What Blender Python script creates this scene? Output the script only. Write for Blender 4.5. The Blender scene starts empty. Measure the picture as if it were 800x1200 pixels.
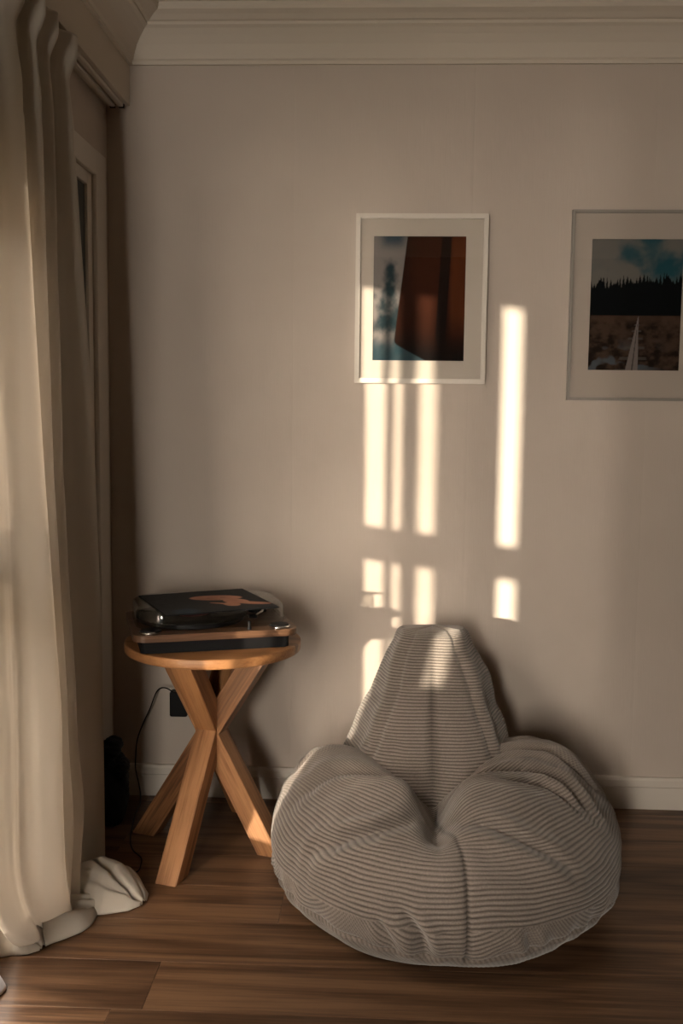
import bpy, bmesh, math, random
import numpy as np
from mathutils import Vector, Matrix
from mathutils import noise as mn
S = bpy.context.scene
C = S.collection
PI = math.pi
random.seed(4); RNG = np.random.RandomState(4)

# ------------------------------------------------------------ camera
H, D, CX, YAW, PITCH, ROLL, F = 1.20207, 3.00135, 0.83295, 0.04238, 0.09974, 0.01135, 1166.5
cy, sy = math.cos(YAW), math.sin(YAW)
F0 = Vector((-sy, cy, 0)); R0 = Vector((cy, sy, 0)); U0 = Vector((0, 0, 1))
Fw = F0*math.cos(PITCH) - U0*math.sin(PITCH); Uu = U0*math.cos(PITCH) + F0*math.sin(PITCH)
Rt = R0*math.cos(ROLL) + Uu*math.sin(ROLL); Up = -R0*math.sin(ROLL) + Uu*math.cos(ROLL)
cam = bpy.data.objects.new('camera', bpy.data.cameras.new('camera')); C.objects.link(cam)
M = Matrix((Rt, Up, -Fw)).transposed().to_4x4(); M.translation = Vector((CX, -D, H))
cam.matrix_world = M
cam.data.sensor_fit = 'VERTICAL'; cam.data.sensor_height = 36; cam.data.lens = F/1200*36
cam.data.clip_start = .05
S.camera = cam

# ------------------------------------------------------------ view, world, sun
S.view_settings.view_transform = 'Standard'; S.view_settings.look = 'None'
S.view_settings.exposure = 2.96; S.view_settings.gamma = 1; S.view_settings.use_curve_mapping = False
try:
    S.cycles.max_bounces = 10; S.cycles.diffuse_bounces = 6; S.cycles.transparent_max_bounces = 12
    S.cycles.caustics_reflective = False; S.cycles.caustics_refractive = False
    S.cycles.use_denoising = True; S.cycles.sample_clamp_indirect = 4.0
except Exception: pass
W = bpy.data.worlds.new('sky'); S.world = W; W.use_nodes = True
bg = W.node_tree.nodes['Background']
SD = Vector((.65, 1.0, -.085)).normalized()
# hazy low-sun sky: even pale base, warm glow widening around the sun
wt = W.node_tree
def wn(t, **k):
    n = wt.nodes.new(t)
    for a, v in k.items(): setattr(n, a, v)
    return n
tcw = wn('ShaderNodeTexCoord'); dt = wn('ShaderNodeVectorMath', operation='DOT_PRODUCT'); dt.inputs[1].default_value = tuple(-SD)
wt.links.new(tcw.outputs['Generated'], dt.inputs[0])
mxw = wn('ShaderNodeMath', operation='MAXIMUM'); mxw.inputs[1].default_value = 0; wt.links.new(dt.outputs['Value'], mxw.inputs[0])
pw = wn('ShaderNodeMath', operation='POWER'); pw.inputs[1].default_value = 3.5; wt.links.new(mxw.outputs[0], pw.inputs[0])
sc_ = wn('ShaderNodeVectorMath', operation='SCALE'); sc_.inputs[0].default_value = (7, 5.9, 4.9); wt.links.new(pw.outputs[0], sc_.inputs['Scale'])
ad_w = wn('ShaderNodeVectorMath', operation='ADD'); ad_w.inputs[1].default_value = (1.72, 1.62, 1.50); wt.links.new(sc_.outputs[0], ad_w.inputs[0])
wt.links.new(ad_w.outputs[0], bg.inputs['Color']); bg.inputs['Strength'].default_value = 1.5
sun = bpy.data.objects.new('low_sun', bpy.data.lights.new('low_sun', 'SUN')); C.objects.link(sun)
sun.data.energy = 2.0; sun.data.color = (1.0, .86, .68); sun.data.angle = math.radians(.95)
sun.rotation_euler = SD.to_track_quat('-Z', 'Y').to_euler(); sun.location = (-3, -4, 2)
def portal(name, loc, rot, sx, sz):
    l = bpy.data.lights.new(name, 'AREA'); l.shape = 'RECTANGLE'; l.size = sx; l.size_y = sz; l.energy = 1
    l.cycles.is_portal = True
    o = bpy.data.objects.new(name, l); C.objects.link(o); o.location = loc; o.rotation_euler = rot
# window dimensions
WY0, WY1, WZ0, WZ1 = -.155, -2.20, .06, 1.86      # opening in the left wall
RY = -4.6
portal('window_portal', (-.13, (WY0+WY1)/2, (WZ0+WZ1)/2), (0, -PI/2, 0), WZ1-WZ0, WY0-WY1)
QX0, QX1, QZ0, QZ1 = .02, .38, .45, 1.65          # added fill-light opening in the wall behind the camera
portal('fill_window_portal', ((QX0+QX1)/2, RY-.13, (QZ0+QZ1)/2), (PI/2, 0, 0), QX1-QX0, QZ1-QZ0)

# ------------------------------------------------------------ materials
def mat(name, col=(.5,.5,.5), rough=.6, metal=0.0, spec=.5, sheen=0.0, coat=0.0):
    m = bpy.data.materials.new(name); m.use_nodes = True
    b = m.node_tree.nodes['Principled BSDF']
    b.inputs['Base Color'].default_value = (*col, 1); b.inputs['Roughness'].default_value = rough
    b.inputs['Metallic'].default_value = metal; b.inputs['Specular IOR Level'].default_value = spec
    b.inputs['Sheen Weight'].default_value = sheen; b.inputs['Coat Weight'].default_value = coat
    return m
def N(m, t, **kw):
    n = m.node_tree.nodes.new(t)
    for k, v in kw.items():
        if k.startswith('i_'): n.inputs[k[2:].replace('_', ' ')].default_value = v
        else: setattr(n, k, v)
    return n
def L(m, a, b): m.node_tree.links.new(a, b)
def coords(m, scale, src='Object', rand=False):
    tc = N(m, 'ShaderNodeTexCoord'); mp = N(m, 'ShaderNodeMapping'); mp.inputs['Scale'].default_value = scale
    L(m, tc.outputs[src], mp.inputs['Vector'])
    if rand:
        oi = N(m, 'ShaderNodeObjectInfo'); mu = N(m, 'ShaderNodeMath', operation='MULTIPLY'); mu.inputs[1].default_value = 37.0
        L(m, oi.outputs['Random'], mu.inputs[0]); cb = N(m, 'ShaderNodeCombineXYZ')
        for i in range(3): L(m, mu.outputs[0], cb.inputs[i])
        L(m, cb.outputs[0], mp.inputs['Location'])
    return mp.outputs['Vector']
def noise(m, vec, scale, detail=4, rough=.5, dist=0.0):
    n = N(m, 'ShaderNodeTexNoise'); n.inputs['Scale'].default_value = scale; n.inputs['Detail'].default_value = detail
    n.inputs['Roughness'].default_value = rough; n.inputs['Distortion'].default_value = dist
    L(m, vec, n.inputs['Vector']); return n.outputs['Fac']
def ramp(m, fac, stops):
    r = N(m, 'ShaderNodeValToRGB'); el = r.color_ramp.elements
    while len(el) < len(stops): el.new(.5)
    for e, (p, c) in zip(el, stops): e.position = p; e.color = (*c, 1) if len(c) == 3 else c
    L(m, fac, r.inputs['Fac']); return r.outputs['Color']
def bump(m, hgt, strength, dist=.002):
    b = N(m, 'ShaderNodeBump'); b.inputs['Strength'].default_value = strength; b.inputs['Distance'].default_value = dist
    L(m, hgt, b.inputs['Height']); L(m, b.outputs['Normal'], m.node_tree.nodes['Principled BSDF'].inputs['Normal'])
def base(m, c): L(m, c, m.node_tree.nodes['Principled BSDF'].inputs['Base Color'])
def mix2(m, a, b, f, mode='MIX'):
    x = N(m, 'ShaderNodeMix', data_type='RGBA', blend_type=mode)
    x.inputs[0].default_value = f
    L(m, a, x.inputs[6])
    if isinstance(b, tuple): x.inputs[7].default_value = (*b, 1)
    else: L(m, b, x.inputs[7])
    return x.outputs[2]

# painted, lightly embossed wallpaper
paper = mat('wallpaper', (.50, .44, .385), .75, spec=.35)
v = coords(paper, (1, 1, 1)); n1 = noise(paper, v, 3.0, 3)
base(paper, ramp(paper, n1, [(.3, (.48, .42, .37)), (.7, (.525, .462, .408))]))
v2 = coords(paper, (260, 260, 14)); n2 = noise(paper, v2, 1.0, 2)
v3 = coords(paper, (9, 9, 5)); n3 = noise(paper, v3, 1.0, 3)
ad = N(paper, 'ShaderNodeMath', operation='MULTIPLY_ADD'); ad.inputs[1].default_value = 9.0
L(paper, n3, ad.inputs[0]); L(paper, n2, ad.inputs[2]); bump(paper, ad.outputs[0], .35, .0011)
plaster = mat('plaster', (.60, .545, .475), .85, spec=.3)
v = coords(plaster, (1, 1, 1)); bump(plaster, noise(plaster, v, 40, 4), .15, .002)
darkwall = mat('low_bounce_wall', (.085, .075, .065), .9)  # unseen walls made dark to cut bounced light
gloss = mat('white_gloss_paint', (.60, .555, .50), .38, spec=.5)
v = coords(gloss, (1, 1, 1)); bump(gloss, noise(gloss, v, 25, 3), .1, .001)
gasket = mat('dark_gasket', (.012, .016, .011), .5)
shutter = mat('sun_clip_slat', (.20, .19, .17), .6)
concrete = mat('balcony_concrete', (.30, .28, .25), .9)

glass = bpy.data.materials.new('window_glass'); glass.use_nodes = True
nt = glass.node_tree; nt.nodes.remove(nt.nodes['Principled BSDF'])
tr = nt.nodes.new('ShaderNodeBsdfTransparent'); tr.inputs[0].default_value = (.94, .95, .94, 1)
gl = nt.nodes.new('ShaderNodeBsdfGlossy'); gl.inputs['Roughness'].default_value = .02
mx = nt.nodes.new('ShaderNodeMixShader'); fr = nt.nodes.new('ShaderNodeFresnel'); fr.inputs[0].default_value = 1.35
ge = nt.nodes.new('ShaderNodeNewGeometry'); io = nt.nodes.new('ShaderNodeMix'); io.inputs[2].default_value = 1.35; io.inputs[3].default_value = 1/1.35
nt.links.new(ge.outputs['Backfacing'], io.inputs[0]); nt.links.new(io.outputs[0], fr.inputs[0])
nt.links.new(fr.outputs[0], mx.inputs[0]); nt.links.new(tr.outputs[0], mx.inputs[1]); nt.links.new(gl.outputs[0], mx.inputs[2])
nt.links.new(mx.outputs[0], nt.nodes['Material Output'].inputs['Surface'])
dimglass = glass.copy(); dimglass.name = 'sun_dimming_glass'  # tinted only to dim the sun strips on the left
for n in dimglass.node_tree.nodes:
    if n.type == 'BSDF_TRANSPARENT': n.inputs[0].default_value = (.76, .75, .73, 1)
picglass = glass.copy(); picglass.name = 'picture_glass'
for n in picglass.node_tree.nodes:
    if n.type == 'BSDF_TRANSPARENT': n.inputs[0].default_value = (.97, .97, .97, 1)
cover_m = glass.copy(); cover_m.name = 'clear_acrylic'
for n in cover_m.node_tree.nodes:
    if n.type == 'BSDF_TRANSPARENT': n.inputs[0].default_value = (.86, .86, .85, 1)
    if n.type == 'MIX': n.inputs[2].default_value = 1.5; n.inputs[3].default_value = 1/1.5
    if n.type == 'BSDF_GLOSSY': n.inputs['Roughness'].default_value = .05

def woodmat(name, stops, axis, fine, ringscale, rough=.45, rand=True, spec=.4):
    m = mat(name, stops[0][1], rough, spec=spec)
    sc = [7, 7, 7]; sc[axis] = .55
    v = coords(m, tuple(sc), rand=rand)
    wn = noise(m, v, 1.3, 2, .5, .6)
    mm = N(m, 'ShaderNodeMath', operation='MULTIPLY'); mm.inputs[1].default_value = ringscale; L(m, wn, mm.inputs[0])
    fr_ = N(m, 'ShaderNodeMath', operation='PINGPONG'); fr_.inputs[1].default_value = 1.0; L(m, mm.outputs[0], fr_.inputs[0])
    sc2 = [fine, fine, fine]; sc2[axis] = fine*.035
    fv = coords(m, tuple(sc2), rand=rand); fn = noise(m, fv, 1.0, 5, .65)
    mixf = N(m, 'ShaderNodeMath', operation='MULTIPLY_ADD'); mixf.inputs[1].default_value = .35
    L(m, fr_.outputs[0], mixf.inputs[0]); sc3 = N(m, 'ShaderNodeMath', operation='MULTIPLY'); sc3.inputs[1].default_value = .75
    L(m, fn, sc3.inputs[0]); L(m, sc3.outputs[0], mixf.inputs[2])
    col = ramp(m, mixf.outputs[0], stops)
    oi = N(m, 'ShaderNodeObjectInfo'); hv = N(m, 'ShaderNodeHueSaturation')
    mr = N(m, 'ShaderNodeMapRange'); mr.inputs['To Min'].default_value = .80; mr.inputs['To Max'].default_value = 1.22
    L(m, oi.outputs['Random'], mr.inputs['Value']); L(m, mr.outputs[0], hv.inputs['Value']); L(m, col, hv.inputs['Color'])
    base(m, hv.outputs[0] if rand else col)
    bump(m, fn, .25, .0008)
    return m
floor_m = woodmat('dark_oak_laminate', [(.30, (.046, .022, .011)), (.5, (.108, .056, .029)), (.72, (.180, .100, .054))], 0, 130, 7, .42)
oak = woodmat('honey_oak', [(.30, (.085, .034, .013)), (.5, (.205, .092, .036)), (.72, (.33, .160, .068))], 2, 200, 8, .48)
oaktop = woodmat('honey_oak_top', [(.30, (.12, .050, .018)), (.5, (.24, .108, .042)), (.72, (.34, .165, .068))], 0, 160, 6, .42, rand=False)
walnut = woodmat('plinth_wood', [(.3, (.07, .034, .018)), (.5, (.125, .066, .036)), (.7, (.19, .105, .060))], 0, 200, 4, .4, rand=False)
dark_end = mat('oak_underside', (.28, .13, .05), .6)
knotm = mat('oak_knot', (.10, .04, .016), .7)

cord = mat('corduroy', (.25, .20, .165), .92, spec=.15, sheen=.35)
cord.node_tree.nodes['Principled BSDF'].inputs['Sheen Roughness'].default_value = .5
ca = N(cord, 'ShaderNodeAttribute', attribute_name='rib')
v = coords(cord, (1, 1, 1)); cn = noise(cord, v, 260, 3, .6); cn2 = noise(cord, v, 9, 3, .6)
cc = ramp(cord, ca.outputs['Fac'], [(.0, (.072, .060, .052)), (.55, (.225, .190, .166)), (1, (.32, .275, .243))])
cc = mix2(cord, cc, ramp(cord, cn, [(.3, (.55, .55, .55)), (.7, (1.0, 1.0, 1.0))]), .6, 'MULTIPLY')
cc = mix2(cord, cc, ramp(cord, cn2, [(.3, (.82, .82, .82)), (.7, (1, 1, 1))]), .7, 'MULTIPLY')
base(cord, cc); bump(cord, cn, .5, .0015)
seam_m = mat('corduroy_seam', (.13, .10, .082), .95, spec=.1)

cloth = bpy.data.materials.new('linen_curtain'); cloth.use_nodes = True
cb_ = cloth.node_tree.nodes['Principled BSDF']
cb_.inputs['Base Color'].default_value = (.66, .61, .54, 1); cb_.inputs['Roughness'].default_value = .9
cb_.inputs['Specular IOR Level'].default_value = .15; cb_.inputs['Sheen Weight'].default_value = .15
v = coords(cloth, (900, 900, 900)); cw = noise(cloth, v, 1.0, 2)
v = coords(cloth, (14, 14, 3)); cw2 = noise(cloth, v, 1.0, 3)
ad = N(cloth, 'ShaderNodeMath', operation='MULTIPLY_ADD'); ad.inputs[1].default_value = 5.0
L(cloth, cw2, ad.inputs[0]); L(cloth, cw, ad.inputs[2]); bump(cloth, ad.outputs[0], .3, .0012)
tl = N(cloth, 'ShaderNodeBsdfTranslucent'); tl.inputs[0].default_value = (.62, .585, .545, 1)
ms = N(cloth, 'ShaderNodeMixShader'); ms.inputs[0].default_value = .42
L(cloth, cb_.outputs[0], ms.inputs[1]); L(cloth, tl.outputs[0], ms.inputs[2])
L(cloth, ms.outputs[0], cloth.node_tree.nodes['Material Output'].inputs['Surface'])
white_cloth = mat('white_cotton', (.66, .64, .67), .9, spec=.1, sheen=.2)

frame_m = mat('white_frame', (.66, .62, .56), .45)
silver_m = mat('silver_grey_frame', (.27, .25, .225), .4, spec=.5)
mount_m = mat('mount_board', (.60, .545, .48), .85, spec=.2)
mount2_m = mat('mount_board_warm', (.50, .44, .385), .85, spec=.2)
black = mat('black_plastic', (.009, .009, .010), .45, spec=.12)
mblack = mat('matt_black', (.006, .006, .007), .75, spec=.15)
vinyl = mat('vinyl', (.01, .01, .01), .22)
steel = mat('chrome', (.7, .7, .7), .2, metal=1)
bagm = mat('black_nylon', (.007, .007, .009), .75, spec=.2)
def printmat(name, rough=.6):
    m = mat(name, rough=rough, spec=.06); a = N(m, 'ShaderNodeAttribute', attribute_name='ink'); base(m, a.outputs['Color']); return m
print_m = printmat('printed_paper'); sleeve_m = printmat('record_sleeve_print', .55); sleeve_m.node_tree.nodes['Principled BSDF'].inputs['Specular IOR Level'].default_value = .12

# ------------------------------------------------------------ helpers
def link(name, me, m, parent=None, loc=(0,0,0), rot=(0,0,0), smooth=False):
    o = bpy.data.objects.new(name, me); C.objects.link(o)
    if m is not None and not me.materials: me.materials.append(m)
    o.location = loc; o.rotation_euler = rot
    if parent: o.parent = parent
    if smooth:
        for p in me.polygons: p.use_smooth = True
    return o
def obj(name, bm, m, parent=None, loc=(0,0,0), rot=(0,0,0), smooth=False):
    me = bpy.data.meshes.new(name); bm.normal_update(); bm.to_mesh(me); bm.free()
    return link(name, me, m, parent, loc, rot, smooth)
def thing(name, label, cat, loc=(0,0,0), rotz=0, group=None):
    o = bpy.data.objects.new(name, None); C.objects.link(o); o.location = loc; o.rotation_euler = (0,0,rotz)
    o.empty_display_size = .05
    return tag(o, label, cat, group)
def tag(o, label, cat, group=None):
    o['label'] = label; o['category'] = cat
    if group: o['group'] = group
    return o
def struct(o, label=None):
    o['kind'] = 'structure'
    if label: o['label'] = label
    return o
def add_box(bm, x0, x1, y0, y1, z0, z1, bev=0.0, seg=2):
    r = bmesh.ops.create_cube(bm, size=1)
    for q in r['verts']:
        q.co = Vector((x0 + (q.co.x+.5)*(x1-x0), y0 + (q.co.y+.5)*(y1-y0), z0 + (q.co.z+.5)*(z1-z0)))
    if bev:
        es = list({e for q in r['verts'] for e in q.link_edges})
        bmesh.ops.bevel(bm, geom=es, offset=bev, segments=seg, affect='EDGES', profile=.5)
def box(x0, x1, y0, y1, z0, z1, bev=0.0, seg=2):
    bm = bmesh.new(); add_box(bm, x0, x1, y0, y1, z0, z1, bev, seg); return bm
def prism(pts, z0, z1, bev=0.0, seg=2):
    bm = bmesh.new()
    lo = [bm.verts.new((x, y, z0)) for x, y in pts]; hi = [bm.verts.new((x, y, z1)) for x, y in pts]
    bm.faces.new(list(reversed(lo))); bm.faces.new(hi); n = len(pts)
    for i in range(n): bm.faces.new([lo[i], lo[(i+1) % n], hi[(i+1) % n], hi[i]])
    if bev:
        bm.edges.ensure_lookup_table()
        es = [e for e in bm.edges if abs(e.verts[0].co.z - e.verts[1].co.z) < 1e-7]
        bmesh.ops.bevel(bm, geom=es, offset=bev, segments=seg, affect='EDGES', profile=.5)
    return bm
def rrect(w, d, r, n=8):
    out = []
    for cx_, cy_, a0 in ((w/2-r, d/2-r, 0), (-w/2+r, d/2-r, PI/2), (-w/2+r, -d/2+r, PI), (w/2-r, -d/2+r, 1.5*PI)):
        for i in range(n+1):
            a = a0 + PI/2*i/n; out.append((cx_+r*math.cos(a), cy_+r*math.sin(a)))
    return out
def lathe(prof, n=40, loc=(0,0,0)):
    bm = bmesh.new(); rings = []
    for r, z in prof:
        rings.append([bm.verts.new((loc[0]+r*math.cos(2*PI*i/n), loc[1]+r*math.sin(2*PI*i/n), loc[2]+z)) for i in range(n)] if r > 1e-6
                     else [bm.verts.new((loc[0], loc[1], loc[2]+z))])
    for a, b in zip(rings, rings[1:]):
        for i in range(n):
            j = (i+1) % n
            if len(a) == 1 and len(b) == 1: continue
            if len(a) == 1: bm.faces.new([a[0], b[i], b[j]][::-1])
            elif len(b) == 1: bm.faces.new([a[i], a[j], b[0]])
            else: bm.faces.new([a[i], a[j], b[j], b[i]])
    bmesh.ops.recalc_face_normals(bm, faces=bm.faces)
    return bm
def catmull(pts, n):
    P = [np.array(p, float) for p in pts]; P = [2*P[0]-P[1]] + P + [2*P[-1]-P[-2]]; out = []
    for i in range(1, len(P)-2):
        for k in range(n):
            t = k/n; a, b, c, d = P[i-1:i+3]
            out.append(.5*((2*b)+(-a+c)*t+(2*a-5*b+4*c-d)*t*t+(-a+3*b-3*c+d)*t**3))
    out.append(P[-2]); return np.array(out)
def tube(pts, r, n=8, smooth_n=6):
    P = catmull(pts, smooth_n) if smooth_n else np.array(pts, float)
    bm = bmesh.new(); rings = []; up = Vector((0, 0, 1))
    for i, p in enumerate(P):
        t = Vector(P[min(i+1, len(P)-1)] - P[max(i-1, 0)]).normalized()
        a = t.cross(up)
        if a.length < 1e-3: a = t.cross(Vector((1, 0, 0)))
        a.normalize(); b = t.cross(a); rr = r(i/(len(P)-1)) if callable(r) else r
        rings.append([bm.verts.new(Vector(p) + rr*(math.cos(2*PI*k/n)*a + math.sin(2*PI*k/n)*b)) for k in range(n)])
    for a, b in zip(rings, rings[1:]):
        for k in range(n): bm.faces.new([a[k], a[(k+1) % n], b[(k+1) % n], b[k]])
    bm.faces.new(rings[0]); bm.faces.new(rings[-1]); bmesh.ops.recalc_face_normals(bm, faces=bm.faces)
    return bm
def grid_mesh(name, V, wrap_u=False, wrap_v=False, flip=False):
    """V: (nu, nv, 3) array -> mesh of quads"""
    nu, nv = V.shape[:2]; idx = np.arange(nu*nv).reshape(nu, nv)
    a = idx if wrap_u else idx[:-1]; b = np.roll(idx, -1, 0) if wrap_u else idx[1:]
    def cols(q): return (q, np.roll(q, -1, 1)) if wrap_v else (q[:, :-1], q[:, 1:])
    a0, a1 = cols(a); b0, b1 = cols(b)
    Fq = np.stack([a0, b0, b1, a1], -1).reshape(-1, 4)
    if flip: Fq = Fq[:, ::-1]
    me = bpy.data.meshes.new(name); me.vertices.add(nu*nv); me.vertices.foreach_set('co', V.reshape(-1).astype(np.float32))
    me.loops.add(Fq.size); me.loops.foreach_set('vertex_index', Fq.reshape(-1).astype(np.int32))
    me.polygons.add(len(Fq)); me.polygons.foreach_set('loop_start', np.arange(0, Fq.size, 4, dtype=np.int32))
    me.polygons.foreach_set('use_smooth', np.ones(len(Fq), bool))
    me.update(calc_edges=True); me.validate(); return me
def set_attr(me, name, arr):
    a = me.attributes.new(name, 'FLOAT', 'POINT'); a.data.foreach_set('value', arr.reshape(-1).astype(np.float32))
def set_ink(me, arr):
    a = me.attributes.new('ink', 'FLOAT_COLOR', 'POINT')
    c = np.concatenate([arr.reshape(-1, 3), np.ones((arr.size//3, 1))], 1); a.data.foreach_set('color', c.reshape(-1).astype(np.float32))
def ss(a, b, x): t = np.clip((x-a)/(b-a), 0, 1); return t*t*(3-2*t)
def vnoise(x, y, seed=0, oct=4):
    """value noise on arrays"""
    r = np.random.RandomState(seed); T = r.rand(64, 64); out = 0; amp = .5; tot = 0
    for o in range(oct):
        xi = np.floor(x).astype(int); yi = np.floor(y).astype(int); fx = x-xi; fy = y-yi
        fx = fx*fx*(3-2*fx); fy = fy*fy*(3-2*fy)
        g = lambda i, j: T[i % 64, j % 64]
        out = out + amp*((g(xi, yi)*(1-fx)+g(xi+1, yi)*fx)*(1-fy)+(g(xi, yi+1)*(1-fx)+g(xi+1, yi+1)*fx)*fy)
        tot += amp; amp *= .5; x = x*2.03+7.1; y = y*2.03+3.7
    return out/tot

# ------------------------------------------------------------ room shell
RW, CEIL, YB = 3.5, 2.355, RY
floor_base = struct(obj('floor', box(-.12, RW, YB, .10, -.08, -.006), mat('subfloor', (.02, .012, .008), .9)), 'dark oak laminate floor')
PW = .178
yk = -.946
rows = [yk + PW*k for k in range(-4, 7)]
meshcache = {}
def plank(x0, x1, y0, y1):
    key = (round(x1-x0, 3), round(y1-y0, 3))
    if key not in meshcache:
        bm = box(0, x1-x0, 0, y1-y0, -.006, 0, 0)
        top = [e for e in bm.edges if all(q.co.z > -.001 for q in e.verts)]
        bmesh.ops.bevel(bm, geom=top, offset=.0005, segments=1, affect='EDGES')
        me = bpy.data.meshes.new('plank'); bm.to_mesh(me); bm.free(); me.materials.append(floor_m); meshcache[key] = me
    o = bpy.data.objects.new('plank', meshcache[key]); C.objects.link(o); o.parent = floor_base; o.location = (x0, y0, 0)
butts = {-1: .362, 0: .95, -2: .30, 1: .60, 2: 1.25, 3: .12, 4: .8, 5: 1.4}
for k, y0 in enumerate(rows):
    row = k-4; y1 = min(y0+PW, 0.0) - .0006
    if y0 > -.01: continue
    b0 = butts.get(row, .5)
    xs = [-.1] + [x for x in (b0-1.285, b0, b0+1.285, b0+2.57) if -.05 < x < RW-.05] + [RW]
    for xa, xb in zip(xs, xs[1:]): plank(xa, xb-.0006, y0, y1)
plain = struct(obj('floor_rear', box(-.12, RW, YB, rows[0]-.0008, -.006, 0), floor_m)); plain.name = 'floor.001'

wall_back = struct(obj('wall_back', box(-.12, RW, .0003, .12, 0, CEIL), plaster))
xs = [-.0, .555, 1.080, 1.603, 2.128, 2.65, 3.18, RW]
for i, (a, b) in enumerate(zip(xs, xs[1:])):
    w = b-a-.0002; V = []
    nx, nz = max(2, int(w/.02)), 60
    X = np.r_[a+.0001, a+.0012, a+.004, np.linspace(a+.012, b-.012, nx), b-.004, b-.0012, b-.0001]; Z = np.linspace(.08, 2.22, nz)
    XX, ZZ = np.meshgrid(X, Z, indexing='ij')
    e = np.minimum(XX-a, b-XX)
    off = -.0006*ss(.004, .0, e)*(.1+.9*vnoise(ZZ*9, ZZ*0+i, i+3, 2)) + .0008*vnoise(XX*7, ZZ*5, 5, 3) + .0004
    if i == 3:   # blistered spots on this drop
        for bx, bz, br, bh in ((1.40, .92, .016, .0035), (1.37, .955, .012, .0025), (1.385, 1.02, .014, .002), (1.66, 1.1, .01, .002)):
            off += bh*np.exp(-((XX-bx)**2+((ZZ-bz)*.8)**2)/br**2)
    if i == 2:
        for bx, bz, br, bh in ((1.41, .94, .016, .0032), (1.375, .965, .012, .0022), (1.40, 1.07, .015, .0016), (1.29, 1.03, .008, .0014)):
            off += bh*np.exp(-((XX-bx)**2+((ZZ-bz)*.7)**2)/br**2)
    P = np.stack([XX, -off, ZZ], -1)
    # wrap edges back to the wall so that each drop is a sheet with thickness
    e0 = P[:1].copy(); e0[..., 1] = .0002; e1 = P[-1:].copy(); e1[..., 1] = .0002
    link('wallpaper_strip', grid_mesh('wallpaper_strip', P), paper, wall_back)

# left wall with the big window opening
bm = bmesh.new()
add_box(bm, -.12, 0, YB, WY1, 0, CEIL); add_box(bm, -.12, 0, WY0, 0.0, 0, CEIL)
add_box(bm, -.12, 0, WY1, WY0, WZ1, CEIL); add_box(bm, -.12, 0, WY1, WY0, -.01, WZ0)
struct(obj('wall_left', bm, paper))
struct(obj('wall_right', box(RW, RW+.12, YB, .1, 0, CEIL), darkwall))
bm = bmesh.new()
add_box(bm, -.12, QX0, YB-.12, YB, 0, CEIL); add_box(bm, QX1, RW+.12, YB-.12, YB, 0, CEIL)
add_box(bm, QX0, QX1, YB-.12, YB, 0, QZ0); add_box(bm, QX0, QX1, YB-.12, YB, QZ1, CEIL)
struct(obj('wall_front', bm, darkwall))
struct(obj('ceiling', box(-.12, RW+.12, YB-.12, .12, CEIL, CEIL+.1), plaster))

# cornices (profile swept); (out from wall, down from ceiling)
PX, PZ = .0695, 2.091       # pelmet face and underside
prof = [(0, .150), (.010, .150), (.010, .140), (.016, .136), (.020, .122), (.030, .100), (.046, .080), (.060, .066),
        (.070, .060), (.070, .052), (.078, .050), (.092, .040), (.108, .032), (.112, .024), (.112, .014), (.122, .012), (.122, 0), (0, 0)]
def cornice(name, a, b, nrm, mitre):
    a = Vector(a); b = Vector(b); t = (b-a).normalized(); nv = Vector(nrm); bm = bmesh.new(); ra = []; rb = []
    for o_, d_ in prof:
        ra.append(bm.verts.new(a + nv*o_ + t*o_*mitre[0] - Vector((0, 0, d_))))
        rb.append(bm.verts.new(b + nv*o_ - t*o_*mitre[1] - Vector((0, 0, d_))))
    n = len(prof)
    for i in range(n): bm.faces.new([ra[i], ra[(i+1) % n], rb[(i+1) % n], rb[i]])
    bm.faces.new(ra); bm.faces.new(rb); bmesh.ops.recalc_face_normals(bm, faces=bm.faces)
    return struct(obj(name, bm, plaster))
CZ = CEIL
cornice('trim_1', (PX, 0, CZ), (RW, 0, CZ), (0, -1, 0), (1, 1))
cornice('trim_2', (PX, 0, CZ), (PX, YB, CZ), (1, 0, 0), (1, 1))
# pelmet box above the curtain and its rail
struct(obj('trim_3', box(0, PX, YB, -.0005, PZ, CEIL-.001, .001, 1), plaster), 'boxed pelmet above the curtain')

# baseboards
bprof = [(0, 0), (.013, 0), (.013, .068), (.017, .072), (.017, .092), (.013, .100), (0, .100)]
def skirt(name, a, b, nrm):
    a = Vector(a); b = Vector(b); nv = Vector(nrm); bm = bmesh.new()
    ra = [bm.verts.new(a+nv*o_+Vector((0, 0, z))) for o_, z in bprof]; rb = [bm.verts.new(b+nv*o_+Vector((0, 0, z))) for o_, z in bprof]
    n = len(bprof)
    for i in range(n): bm.faces.new([ra[i], ra[(i+1) % n], rb[(i+1) % n], rb[i]])
    bm.faces.new(ra); bm.faces.new(rb); bmesh.ops.recalc_face_normals(bm, faces=bm.faces)
    struct(obj(name, bm, gloss))
skirt('baseboard_back', (0, 0, 0), (RW, 0, 0), (0, -1, 0))
skirt('baseboard_right', (RW, -.02, 0), (RW, YB, 0), (-1, 0, 0))
skirt('baseboard_front', (0, YB, 0), (RW, YB, 0), (0, 1, 0))
skirt('baseboard_left', (0, WY1-.02, 0), (0, YB+.02, 0), (1, 0, 0))

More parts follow.
